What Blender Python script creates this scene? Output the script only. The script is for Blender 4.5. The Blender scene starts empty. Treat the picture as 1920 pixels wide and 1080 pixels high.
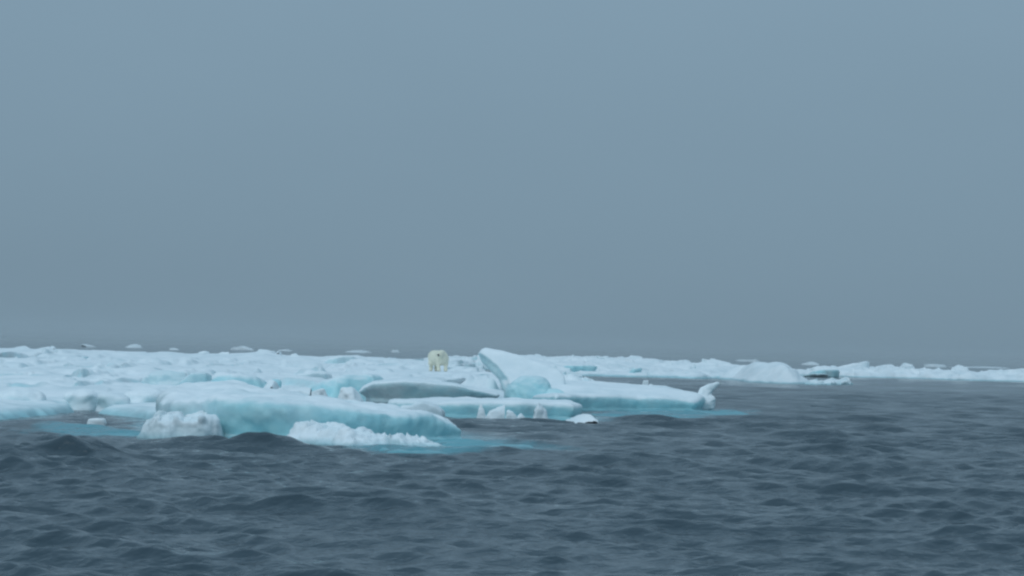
import bpy, math, random
import numpy as np
from mathutils import Matrix, Vector

# ------------------------------------------------------------------ camera, sky, sun, exposure
SC = bpy.context.scene
COL = SC.collection
CAM_H, FPX, TILT = 2.2, 4000.0, 0.0255
PITCH = math.atan(119.5 / FPX)
FWD = np.array([0, math.cos(PITCH), math.sin(PITCH)])
UP0 = np.array([0, -math.sin(PITCH), math.cos(PITCH)])
RT0 = np.array([1.0, 0, 0])
RT = math.cos(TILT) * RT0 + math.sin(TILT) * UP0
UP = -math.sin(TILT) * RT0 + math.cos(TILT) * UP0
cam = bpy.data.cameras.new('camera')
cam.sensor_width = 36
cam.lens = 36 * FPX / 1920
cam.clip_start, cam.clip_end = 0.2, 40000
camo = bpy.data.objects.new('camera', cam)
COL.objects.link(camo)
m = Matrix.Identity(4)
for i in range(3):
    m[i][0], m[i][1], m[i][2] = RT[i], UP[i], -FWD[i]
m[2][3] = CAM_H
camo.matrix_world = m
SC.camera = camo

SUN_EL, SUN_AZ = math.radians(38), math.radians(205)      # a veiled sun behind the viewer
W = bpy.data.worlds.new('World')
SC.world = W
W.use_nodes = True
nt = W.node_tree
nt.nodes.clear()
out = nt.nodes.new('ShaderNodeOutputWorld')
bg = nt.nodes.new('ShaderNodeBackground')
bg.inputs['Strength'].default_value = 0.1
sky = nt.nodes.new('ShaderNodeTexSky')
sky.sky_type = 'NISHITA'
sky.sun_disc = False
sky.sun_elevation, sky.sun_rotation = SUN_EL, SUN_AZ
# closed cloud deck: one smooth law of brightness from horizon to zenith
tc = nt.nodes.new('ShaderNodeTexCoord')
sp = nt.nodes.new('ShaderNodeSeparateXYZ')
mx = nt.nodes.new('ShaderNodeMath'); mx.operation = 'MAXIMUM'; mx.inputs[1].default_value = 0
ma = nt.nodes.new('ShaderNodeMath'); ma.operation = 'MULTIPLY_ADD'
ma.inputs[1].default_value, ma.inputs[2].default_value = 1.25, 1.0
deck = nt.nodes.new('ShaderNodeVectorMath'); deck.operation = 'SCALE'
DECK = (1.80, 2.70, 3.46)
deck.inputs[0].default_value = DECK
mix = nt.nodes.new('ShaderNodeMix'); mix.data_type = 'RGBA'
mix.inputs['Factor'].default_value = 0.992
L = nt.links.new
L(tc.outputs['Generated'], sp.inputs[0]); L(sp.outputs['Z'], mx.inputs[0]); L(mx.outputs[0], ma.inputs[0])
cn = nt.nodes.new('ShaderNodeTexNoise'); cn.inputs['Scale'].default_value = 5.0; cn.inputs['Detail'].default_value = 5
cr = nt.nodes.new('ShaderNodeMapRange'); cr.inputs['To Min'].default_value = 0.965; cr.inputs['To Max'].default_value = 1.035
cm = nt.nodes.new('ShaderNodeMath'); cm.operation = 'MULTIPLY'
cs_ = nt.nodes.new('ShaderNodeMapping'); cs_.inputs['Scale'].default_value = (1, 1, 2.5)
L(tc.outputs['Generated'], cs_.inputs['Vector']); L(cs_.outputs[0], cn.inputs['Vector']); L(cn.outputs['Fac'], cr.inputs['Value'])
L(ma.outputs[0], cm.inputs[0]); L(cr.outputs[0], cm.inputs[1])
L(cm.outputs[0], deck.inputs['Scale'])
L(sky.outputs['Color'], mix.inputs['A']); L(deck.outputs[0], mix.inputs['B'])
L(mix.outputs['Result'], bg.inputs['Color']); L(bg.outputs[0], out.inputs['Surface'])

sun = bpy.data.lights.new('sun', 'SUN')
sun.energy = 1.0
sun.angle = math.radians(50)
sun.color = (0.80, 0.93, 1.0)
suno = bpy.data.objects.new('sun', sun)
COL.objects.link(suno)
sdir = Vector((math.cos(SUN_EL) * math.sin(SUN_AZ), math.cos(SUN_EL) * math.cos(SUN_AZ), math.sin(SUN_EL)))
suno.rotation_euler = (-sdir).to_track_quat('-Z', 'Y').to_euler()

SC.view_settings.view_transform = 'Standard'
SC.view_settings.look = 'None'
SC.view_settings.exposure = 0
SC.view_settings.gamma = 1
SC.view_settings.use_curve_mapping = False
SC.render.engine = 'CYCLES'
cy = SC.cycles
cy.use_denoising = True
cy.volume_bounces = 1
cy.max_bounces = 6
cy.diffuse_bounces = 3
cy.filter_width = 2.4

# ------------------------------------------------------------------ helpers
def hor(px): return 659.5 + (px - 960) * TILT
def zat(px, py, D): return CAM_H - (py - hor(px)) * D / FPX
def xat(px, D, py=None):
    return (px - 960 + TILT * ((py if py is not None else hor(px)) - 540) * -1 + 3.0) * D / FPX if False else (px - 960) * D / FPX - TILT * 0
def G(px, py, z):                       # point at height z seen at that place of the photograph
    d = FWD + RT * (px - 960) / FPX + UP * (540 - py) / FPX
    t = (z - CAM_H) / d[2]
    return np.array([d[0] * t, d[1] * t])
def V(px, py, D):                       # point at distance D
    d = FWD + RT * (px - 960) / FPX + UP * (540 - py) / FPX
    t = D / d[1]
    return np.array([d[0] * t, D, CAM_H + d[2] * t])

def hsh(ix, iy, iz, seed):
    h = (ix.astype(np.uint32) * np.uint32(374761393) + iy.astype(np.uint32) * np.uint32(668265263)
         + iz.astype(np.uint32) * np.uint32(2147483647) + np.uint32((seed * 1274126177) & 0xffffffff))
    h = (h ^ (h >> np.uint32(13))) * np.uint32(1274126177)
    h = (h ^ (h >> np.uint32(16))) * np.uint32(2246822519)
    h = h ^ (h >> np.uint32(13))
    return h.astype(np.float64) / 4294967295.0 * 2 - 1
def vnoise(x, y, z, seed=0):
    fx, fy, fz = np.floor(x), np.floor(y), np.floor(z)
    ix, iy, iz = fx.astype(np.int64), fy.astype(np.int64), fz.astype(np.int64)
    u, v, w = x - fx, y - fy, z - fz
    u = u * u * u * (u * (u * 6 - 15) + 10); v = v * v * v * (v * (v * 6 - 15) + 10); w = w * w * w * (w * (w * 6 - 15) + 10)
    r = 0
    for a in (0, 1):
        wa = u if a else 1 - u
        for b in (0, 1):
            wb = v if b else 1 - v
            for c in (0, 1):
                r = r + wa * wb * (w if c else 1 - w) * hsh(ix + a, iy + b, iz + c, seed)
    return r
def fbm(x, y, z, seed=0, octv=4, gain=0.5):
    r, a = 0, 1.0
    for o in range(octv):
        r = r + a * vnoise(x * 2 ** o + 13.7 * o, y * 2 ** o - 7.1 * o, z * 2 ** o + 3.3 * o, seed + o * 17)
        a *= gain
    return r
def fbm2(x, y, seed=0, octv=4, gain=0.5): return fbm(x, y, np.zeros_like(x) + 0.37, seed, octv, gain)
def sst(a, b, x):
    t = np.clip((x - a) / (b - a), 0, 1)
    return t * t * (3 - 2 * t)
def smax(a, b, k):
    h = np.clip(k - np.abs(a - b), 0, None) / k
    return np.maximum(a, b) + h * h * k * 0.25
def smin(a, b, k): return -smax(-a, -b, k)
def polysdf(X, Y, poly):
    poly = np.asarray(poly, float)
    d = np.full(X.shape, 1e18)
    s = np.ones(X.shape)
    n = len(poly)
    j = n - 1
    for i in range(n):
        ex, ey = poly[j] - poly[i]
        wx, wy = X - poly[i][0], Y - poly[i][1]
        t = np.clip((wx * ex + wy * ey) / (ex * ex + ey * ey + 1e-12), 0, 1)
        d = np.minimum(d, (wx - ex * t) ** 2 + (wy - ey * t) ** 2)
        c1, c2 = Y >= poly[i][1], Y < poly[j][1]
        c3 = ex * wy > ey * wx
        s = np.where((c1 & c2 & c3) | (~c1 & ~c2 & ~c3), -s, s)
        j = i
    return s * np.sqrt(d)
def shards(X, Y, cell, seed, amp, tilt):
    """broken, angular relief: every cell a facet of its own height and slope"""
    gx, gy = np.floor(X / cell), np.floor(Y / cell)
    best = np.full(X.shape, 1e9); out = np.zeros(X.shape)
    for i in (-1, 0, 1):
        for j in (-1, 0, 1):
            cx, cyy = (gx + i).astype(np.int64), (gy + j).astype(np.int64)
            zz = np.zeros_like(cx)
            px = (cx + 0.5 + 0.48 * hsh(cx, cyy, zz, seed)) * cell
            py = (cyy + 0.5 + 0.48 * hsh(cx, cyy, zz, seed + 1)) * cell
            d = (X - px) ** 2 + (Y - py) ** 2
            v = amp * hsh(cx, cyy, zz, seed + 2) + tilt * (hsh(cx, cyy, zz, seed + 3) * (X - px) + hsh(cx, cyy, zz, seed + 4) * (Y - py))
            m_ = d < best
            best = np.where(m_, d, best); out = np.where(m_, v, out)
    return out
def capsule(X, Y, Z, a, b, ra, rb, sc=(1, 1, 1)):
    a, b = np.asarray(a, float), np.asarray(b, float)
    ba = (b - a) / np.asarray(sc)
    px, py, pz = (X - a[0]) / sc[0], (Y - a[1]) / sc[1], (Z - a[2]) / sc[2]
    t = np.clip((px * ba[0] + py * ba[1] + pz * ba[2]) / (ba @ ba + 1e-12), 0, 1)
    return np.sqrt((px - ba[0] * t) ** 2 + (py - ba[1] * t) ** 2 + (pz - ba[2] * t) ** 2) - (ra + (rb - ra) * t)

def nets(F, org, vox):                  # surface of F = 0 as quads, one vertex per crossed cell
    ins = F < 0
    nx, ny, nz = F.shape
    cs = [ins[a:nx - 1 + a, b:ny - 1 + b, c:nz - 1 + c] for a in (0, 1) for b in (0, 1) for c in (0, 1)]
    cnt = sum(c.astype(np.int8) for c in cs)
    act = (cnt > 0) & (cnt < 8)
    ci = np.argwhere(act)
    idx = np.full(act.shape, -1, np.int64)
    idx[act] = np.arange(len(ci))
    corner = {}
    for a in (0, 1):
        for b in (0, 1):
            for c in (0, 1):
                corner[(a, b, c)] = F[ci[:, 0] + a, ci[:, 1] + b, ci[:, 2] + c]
    acc = np.zeros((len(ci), 3)); num = np.zeros(len(ci))
    for k0 in list(corner):
        for ax in range(3):
            if k0[ax]: continue
            k1 = list(k0); k1[ax] = 1; k1 = tuple(k1)
            f0, f1 = corner[k0], corner[k1]
            cr = (f0 < 0) != (f1 < 0)
            t = np.where(cr, f0 / np.where(cr, f0 - f1, 1), 0)
            p = np.repeat(np.array([k0], float), len(ci), 0)
            p[:, ax] += t
            acc += p * cr[:, None]; num += cr
    co = (ci + acc / num[:, None]) * np.asarray(vox) + np.asarray(org)
    quads = []
    for ax in range(3):
        u, v = (ax + 1) % 3, (ax + 2) % 3
        sl0 = [slice(None)] * 3; sl1 = [slice(None)] * 3
        sl0[ax] = slice(0, -1); sl1[ax] = slice(1, None)
        A, B = ins[tuple(sl0)], ins[tuple(sl1)]
        e = np.argwhere(A != B)
        flip = A[tuple(e.T)]
        ok = (e[:, u] > 0) & (e[:, v] > 0) & (e[:, u] < F.shape[u] - 1) & (e[:, v] < F.shape[v] - 1)
        e, flip = e[ok], flip[ok]
        def at(du, dv):
            q = e.copy(); q[:, u] -= du; q[:, v] -= dv
            return idx[tuple(q.T)]
        q = np.stack([at(1, 1), at(0, 1), at(0, 0), at(1, 0)], 1)
        q[~flip] = q[~flip][:, ::-1]
        quads.append(q)
    return co, np.concatenate(quads)

def mesh_from(name, co, quads, mat=None, ice=None, normals=None):
    me = bpy.data.meshes.new(name)
    n, f = len(co), len(quads)
    me.vertices.add(n)
    me.vertices.foreach_set('co', np.asarray(co, np.float32).ravel())
    k = quads.shape[1]
    me.loops.add(f * k)
    me.loops.foreach_set('vertex_index', np.asarray(quads, np.int32).ravel())
    me.polygons.add(f)
    me.polygons.foreach_set('loop_start', np.arange(0, f * k, k, dtype=np.int32))
    me.update(calc_edges=True)
    me.shade_smooth()
    if ice is not None:
        at = me.attributes.new('ice', 'FLOAT_COLOR', 'POINT')
        c = np.ones((n, 4), np.float32); c[:, :ice.shape[1]] = ice
        at.data.foreach_set('color', c.ravel())
    if normals is not None:
        me.normals_split_custom_set_from_vertices([tuple(v) for v in normals])
    if mat: me.materials.append(mat)
    return me
def vnormals(co, quads):
    n = np.zeros_like(co)
    fn = np.cross(co[quads[:, 2]] - co[quads[:, 0]], co[quads[:, 3]] - co[quads[:, 1]])
    for i in range(4): np.add.at(n, quads[:, i], fn)
    return n / (np.linalg.norm(n, axis=1)[:, None] + 1e-12)
def link(o, parent=None):
    COL.objects.link(o)
    if parent: o.parent = parent
    return o
def tag(o, label=None, cat=None, group=None, kind=None):
    for k, v in (('label', label), ('category', cat), ('group', group), ('kind', kind)):
        if v: o[k] = v
    return o
def empty(name, loc, label, cat, group=None):
    o = bpy.data.objects.new(name, None)
    o.empty_display_size = 0.3
    o.location = loc
    link(o)
    return tag(o, label, cat, group)

# ------------------------------------------------------------------ materials
def newmat(name):
    mt = bpy.data.materials.new(name)
    mt.use_nodes = True
    return mt, mt.node_tree, mt.node_tree.nodes['Principled BSDF']
def mixc(t, a, b, f, typ='MIX'):
    n = t.nodes.new('ShaderNodeMix'); n.data_type = 'RGBA'; n.blend_type = typ
    for sck, v in (('A', a), ('B', b)):
        if isinstance(v, tuple): n.inputs[sck].default_value = (*v, 1)
        else: t.links.new(v, n.inputs[sck])
    if isinstance(f, (int, float)): n.inputs['Factor'].default_value = f
    else: t.links.new(f, n.inputs['Factor'])
    return n.outputs['Result']
def noise(t, scale, detail=4, rough=0.55, vec=None):
    n = t.nodes.new('ShaderNodeTexNoise')
    n.inputs['Scale'].default_value = scale
    n.inputs['Detail'].default_value = detail
    n.inputs['Roughness'].default_value = rough
    if vec: t.links.new(vec, n.inputs['Vector'])
    return n
def geo_pos(t): return t.nodes.new('ShaderNodeNewGeometry').outputs['Position']

def make_ice():
    mt, t, b = newmat('sea_ice')
    a = t.nodes.new('ShaderNodeAttribute'); a.attribute_name = 'ice'
    s = t.nodes.new('ShaderNodeSeparateColor')
    t.links.new(a.outputs['Color'], s.inputs[0])
    p = geo_pos(t)
    n1 = noise(t, 0.55, 5, 0.6, p)
    r1 = t.nodes.new('ShaderNodeMapRange'); r1.inputs['From Min'].default_value = 0.42; r1.inputs['From Max'].default_value = 0.72
    t.links.new(n1.outputs['Fac'], r1.inputs['Value'])
    snow = mixc(t, (0.87, 0.90, 0.915), (0.68, 0.76, 0.79), r1.outputs[0])
    n3 = noise(t, 3.5, 6, 0.65, p)
    r3 = t.nodes.new('ShaderNodeMapRange'); r3.inputs['From Min'].default_value = 0.55; r3.inputs['From Max'].default_value = 0.75; r3.inputs['To Max'].default_value = 0.6
    t.links.new(n3.outputs['Fac'], r3.inputs['Value'])
    snow = mixc(t, snow, (0.66, 0.76, 0.80), r3.outputs[0])          # crusted, wet patches
    n2 = noise(t, 2.2, 5, 0.6, p)
    r2 = t.nodes.new('ShaderNodeMapRange'); r2.inputs['From Min'].default_value = 0.35; r2.inputs['From Max'].default_value = 0.7
    t.links.new(n2.outputs['Fac'], r2.inputs['Value'])
    grey = mixc(t, (0.66, 0.72, 0.74), (0.50, 0.57, 0.60), r2.outputs[0])
    teal = mixc(t, (0.48, 0.77, 0.80), (0.34, 0.66, 0.72), r2.outputs[0])
    icec = mixc(t, grey, teal, s.outputs['Green'])
    icec = mixc(t, icec, (0.13, 0.36, 0.41), s.outputs['Blue'])          # ice awash under a film of sea
    t.links.new(mixc(t, icec, snow, s.outputs['Red']), b.inputs['Base Color'])
    rr = t.nodes.new('ShaderNodeMapRange')
    rr.inputs['To Min'].default_value = 0.42; rr.inputs['To Max'].default_value = 0.9
    t.links.new(s.outputs['Red'], rr.inputs['Value']); t.links.new(rr.outputs[0], b.inputs['Roughness'])
    b.inputs['IOR'].default_value = 1.31
    b.inputs['Specular IOR Level'].default_value = 0.35
    bn = noise(t, 5.0, 6, 0.6, p)
    bp = t.nodes.new('ShaderNodeBump'); bp.inputs['Strength'].default_value = 0.35; bp.inputs['Distance'].default_value = 0.025
    t.links.new(bn.outputs['Fac'], bp.inputs['Height']); t.links.new(bp.outputs[0], b.inputs['Normal'])
    return mt
ICE = make_ice()

def make_water():
    mt, t, b = newmat('sea_water')
    a = t.nodes.new('ShaderNodeAttribute'); a.attribute_name = 'ice'
    s = t.nodes.new('ShaderNodeSeparateColor')
    t.links.new(a.outputs['Color'], s.inputs[0])
    p = geo_pos(t)
    c = mixc(t, (0.034, 0.058, 0.074), (0.10, 0.36, 0.42), s.outputs['Green'])
    fn = noise(t, 4.0, 6, 0.65, p)
    fr = t.nodes.new('ShaderNodeMapRange'); fr.inputs['From Min'].default_value = 0.46; fr.inputs['From Max'].default_value = 0.6
    t.links.new(fn.outputs['Fac'], fr.inputs['Value'])
    fm = t.nodes.new('ShaderNodeMath'); fm.operation = 'MULTIPLY'
    t.links.new(fr.outputs[0], fm.inputs[0]); t.links.new(s.outputs['Red'], fm.inputs[1])
    t.links.new(mixc(t, c, (0.6, 0.68, 0.7), fm.outputs[0]), b.inputs['Base Color'])
    b.inputs['Roughness'].default_value = 0.09
    b.inputs['IOR'].default_value = 1.333
    mp = t.nodes.new('ShaderNodeMapping'); mp.inputs['Scale'].default_value = (0.7, 1.0, 1.0)
    t.links.new(p, mp.inputs['Vector'])
    n1 = noise(t, 3.2, 3, 0.55, mp.outputs[0]); n2 = noise(t, 8.0, 2, 0.5, mp.outputs[0])
    b1 = t.nodes.new('ShaderNodeBump'); b1.inputs['Strength'].default_value = 0.8; b1.inputs['Distance'].default_value = 0.10
    b2 = t.nodes.new('ShaderNodeBump'); b2.inputs['Strength'].default_value = 0.2; b2.inputs['Distance'].default_value = 0.018
    t.links.new(n1.outputs['Fac'], b1.inputs['Height']); t.links.new(n2.outputs['Fac'], b2.inputs['Height'])
    t.links.new(b1.outputs[0], b2.inputs['Normal']); t.links.new(b2.outputs[0], b.inputs['Normal'])
    return mt
WATER = make_water()

# ------------------------------------------------------------------ ice builders
def finish(name, co, quads, tint, jag=0.03, jscale=1.2, seed=0, snow_lo=0.20, snow_hi=0.62, wet=0.10, parent=None, split=True, loc=(0, 0, 0), cliff=None):
    """displace, tint and link; split into snow_cover and ice_wall when it has both"""
    n = vnormals(co, quads)
    x, y, z = co.T
    d = fbm(x * jscale, y * jscale, z * jscale * 1.3, seed + 5, 4, 0.55) * jag
    co = co + n * d[:, None]
    n = vnormals(co, quads)
    q = fbm(co[:, 0] * 0.9, co[:, 1] * 0.9, co[:, 2] * 1.8, seed + 91, 4, 0.6)
    snow = sst(snow_lo, snow_hi, n[:, 2] + 0.18 * q) * sst(wet - 0.08, wet + 0.14, co[:, 2] + 0.06 * q)
    snow = snow * tint.get('snow', 1.0)
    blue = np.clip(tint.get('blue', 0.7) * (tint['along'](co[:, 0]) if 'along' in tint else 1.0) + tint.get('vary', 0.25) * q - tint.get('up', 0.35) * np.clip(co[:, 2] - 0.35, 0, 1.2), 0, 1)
    film = np.clip(tint.get('film', 0.0) * (1 + 0.5 * q) + tint.get('line', 0.5) * sst(0.22, -0.02, co[:, 2] + 0.08 * q), 0, 1) if wet > -1 else np.zeros_like(snow)
    if cliff is not None: snow = snow * (1 - 0.85 * cliff)
    ice = np.stack([snow, blue, film], 1)
    co = co - np.asarray(loc)
    if not split:
        o = bpy.data.objects.new(name, mesh_from(name, co, quads, ICE, ice)); o.location = loc
        return link(o, parent)
    fs = snow[quads].mean(1) > 0.5
    for nm, msk in (('snow_cover', fs), ('ice_wall', ~fs)):
        if not msk.any(): continue
        qq = quads[msk]
        u, inv = np.unique(qq, return_inverse=True)
        o = bpy.data.objects.new(nm, mesh_from(nm, co[u], inv.reshape(qq.shape), ICE, ice[u], n[u]))
        link(o, parent)

def grid(lo, hi, vox):
    ax = [np.arange(lo[i], hi[i] + vox[i], vox[i]) for i in range(3)]
    X, Y, Z = np.meshgrid(*ax, indexing='ij')
    return X, Y, Z

FOOTPRINTS = []      # outlines at the waterline: the waves die down there
FEET = []            # submerged ice feet that tint the water above them
def slab(name, label, poly, top, tint, vox=0.07, bottom=-0.45, rnd=0.25, under=0.35, foot=0.0, edge=0.25, escale=0.8,
         tn=0.08, tscale=0.5, seed=0, spike=0.0, sscale=3.0, shard=None, jag=0.03, jscale=1.2, extra=None, cat='ice floe', group=None, upow=1.1, snow_lo=0.2, snow_hi=0.62,
         foot_print=True, wet=0.1, zbase=0.0, yx=1.0):
    poly = np.asarray(poly, float)
    mg = 0.8 + edge + max(foot, 0) + max(-under, 0)
    lo2, hi2 = poly.min(0) - mg, poly.max(0) + mg
    vx = np.array([vox, vox * yx, vox * 0.8])
    xs, ys = np.arange(lo2[0], hi2[0], vx[0]), np.arange(lo2[1], hi2[1], vx[1])
    X2, Y2 = np.meshgrid(xs, ys, indexing='ij')
    d2 = polysdf(X2, Y2, poly) + edge * fbm2(X2 * escale, Y2 * escale, seed, 4, 0.5)
    T = top(X2, Y2) + tn * fbm2(X2 * tscale, Y2 * tscale, seed + 33, 4, 0.5)
    if shard:
        for cell_, amp_, tilt_ in shard:
            T = T + shards(X2, Y2, cell_, seed + 60, amp_, tilt_)
            d2 = d2 + 0.12 * shards(X2, Y2, cell_, seed + 70, amp_, tilt_)
    if spike:
        T = T + spike * (np.clip(1 - 2.2 * np.abs(fbm2(X2 * sscale, Y2 * sscale, seed + 55, 3, 0.6)), -0.5, 1) ** 3 - 0.1)
    zmax = T[d2 < rnd].max() + 0.35 if extra is None else max(T[d2 < rnd].max() + 0.35, extra[1])
    zs = np.arange(bottom - 3 * vx[2], zmax, vx[2])
    Z = zs[None, None, :]
    T3, D3 = T[:, :, None], d2[:, :, None]
    t = np.clip((Z - zbase) / np.maximum(T3 - zbase, 0.1), 0, 1)
    inset = under * (1 - t) ** upow
    if foot:
        inset = inset - (foot + under) * sst(zbase + 0.06, zbase - 0.16, Z)
    F = smax(D3 + inset, Z - T3, rnd)
    F = np.maximum(F, bottom - Z)
    org = np.array([xs[0], ys[0], zs[0]])
    if extra is not None:
        X, Y, ZZ = np.meshgrid(xs, ys, zs, indexing='ij')
        F = extra[0](F, X, Y, ZZ)
    co, quads = nets(F, org, vx)
    c = poly.mean(0)
    e = empty(name, (c[0], c[1], 0), label, cat, group)
    finish(name, co, quads, tint, jag, jscale, seed, snow_lo, snow_hi, wet, e, True, (c[0], c[1], 0))
    if foot_print: FOOTPRINTS.append(poly)
    if foot: FEET.append((poly, foot))
    return e

def chunk_mesh(name, seed, size, tint, vox=None, planes=11, jag=0.08, sharp=0.08, loc=(0, 0, 0), rot=0.0):
    """angular broken lump: cut by random planes, then roughened"""
    r = np.random.RandomState(seed)
    vox = np.array(size) * 1.5 / 21
    lo = [-s * 0.75 for s in size]; hi = [s * 0.75 for s in size]
    X, Y, Z = grid(lo, hi, vox)
    F = np.full(X.shape, -9.0)
    for k in range(planes):
        v = r.normal(size=3); v /= np.linalg.norm(v)
        if v[2] < -0.04: v[2] *= -0.5; v /= np.linalg.norm(v)
        dd = 0.5 * r.uniform(0.62, 1.0)
        F = smax(F, (X * v[0] / size[0] + Y * v[1] / size[1] + Z * v[2] / size[2]) * min(size) - dd * min(size), sharp * min(size))
    F = np.maximum(F, -Z - 0.5 * size[2])
    co, q = nets(F, lo, vox)
    c, s = math.cos(rot), math.sin(rot)
    co = np.stack([co[:, 0] * c - co[:, 1] * s, co[:, 0] * s + co[:, 1] * c, co[:, 2]], 1)
    return co, q
def chunk(name, label, px, py, D, wpx, hpx, tint, seed, depth=1.0, group=None, cat='ice block', jag=0.06, sharp=0.1, planes=11, snow_lo=0.1, snow_hi=0.5, sink=0.25, wet=-9):
    """lump whose foot sits at the photograph's px,py at distance D, wpx by hpx in size"""
    p = V(px, py, D)
    s = D / FPX
    size = (wpx * s * 1.25, wpx * s * depth * 1.25, hpx * s * (1 + sink) * 1.2)
    co, q = chunk_mesh(name, seed, size, tint, planes=planes, sharp=sharp)
    base = p[2] - sink * hpx * s
    off = np.array([p[0], p[1], base - co[:, 2].min()])
    co = co + off
    o = finish(name, co, q, tint, jag * min(size), 2.2 / max(min(size), 0.2), seed, snow_lo, snow_hi, wet, None, False, (p[0], p[1], base))
    return tag(o, label, cat, group)

def prof(pts, D):
    """height profile along x from photograph points at distance D"""
    P = np.array([V(a, b, D) for a, b in pts])
    return lambda X: np.interp(X, P[:, 0], P[:, 2])
def gp(pts, z=0.0): return np.array([G(a, b, z) for a, b in pts])

# ------------------------------------------------------------------ the big pack on the left (ground the bear walks on)
near = gp([(-420, 800), (-200, 797), (-60, 790), (20, 787), (85, 783), (110, 771), (190, 768), (215, 775), (260, 786), (300, 795), (345, 790)], 0)
mid = np.array([V(400, 0, 64)[:2], V(430, 0, 72)[:2], V(560, 0, 76)[:2], V(680, 0, 80)[:2], V(720, 0, 86)[:2], V(860, 0, 87)[:2], V(950, 0, 88)[:2], V(1000, 0, 90)[:2],
                V(1030, 0, 100)[:2], V(1000, 0, 118)[:2], V(975, 0, 140)[:2], V(930, 0, 165)[:2], V(880, 0, 185)[:2]])
far = np.array([V(850, 0, 215)[:2], V(700, 0, 235)[:2], V(500, 0, 245)[:2], V(300, 0, 255)[:2], V(100, 0, 250)[:2], V(-100, 0, 250)[:2], V(-460, 0, 240)[:2]])
FIELD = np.concatenate([near, mid, far])
BEAR_D, BEAR_PX = 138.0, 822
BEAR = V(BEAR_PX, 696.5, BEAR_D)
LEDGES = [  # low broken steps facing the viewer: photograph polyline of the foot, ground height, step in metres, length behind
    ([(222, 694), (229, 693), (237, 689), (250, 687)], 0.7, 0.32, 4), ([(120, 691), (150, 694), (200, 695)], 0.7, 0.22, 6),
    ([(136, 709), (150, 711), (168, 710)], 0.6, 0.2, 4), ([(176, 719), (192, 720)], 0.6, 0.14, 3), ([(138, 722), (146, 722)], 0.6, 0.16, 3),
    ([(183, 727), (205, 725)], 0.6, 0.08, 3), ([(325, 701), (355, 701)], 0.7, 0.12, 4), ([(405, 701), (430, 697)], 0.7, 0.12, 4),
    ([(420, 709), (432, 710)], 0.7, 0.18, 3), ([(528, 724), (560, 726), (590, 728)], 0.45, 0.18, 4), ([(90, 692), (120, 692)], 0.7, 0.12, 6),
    ([(30, 679), (66, 678)], 0.8, 0.28, 9), ([(-20, 671), (25, 671)], 0.8, 0.4, 10), ([(60, 665), (108, 664)], 0.9, 0.32, 10), ([(200, 672), (228, 673)], 0.8, 0.16, 6),
    ([(560, 699), (590, 700), (605, 703)], 0.7, 0.14, 5), ([(615, 704), (650, 704)], 0.7, 0.1, 5), ([(540, 679), (575, 680)], 0.8, 0.12, 7), ([(672, 680), (682, 680)], 0.8, 0.2, 5),
    ([(796, 712), (820, 716), (850, 719), (880, 720)], 0.72, 0.2, 4), ([(900, 703), (915, 703)], 0.75, 0.1, 5), ([(700, 690), (760, 692)], 0.8, 0.07, 8),
    ([(0, 700), (70, 702)], 0.7, 0.1, 8), ([(20, 722), (80, 724)], 0.55, 0.10, 5), ([(220, 715), (300, 713)], 0.65, 0.09, 6), ([(380, 684), (460, 683)], 0.8, 0.10, 9)]
FARLINE = [(-300, 650), (0, 654), (30, 653), (70, 656), (95, 651), (110, 655), (160, 657), (200, 659), (250, 661), (320, 661), (350, 664), (400, 664), (430, 664),
           (470, 662), (500, 659), (520, 664), (560, 668), (600, 670), (620, 667), (675, 667), (690, 671), (720, 669), (760, 671), (800, 671), (850, 672), (900, 673)]
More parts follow.
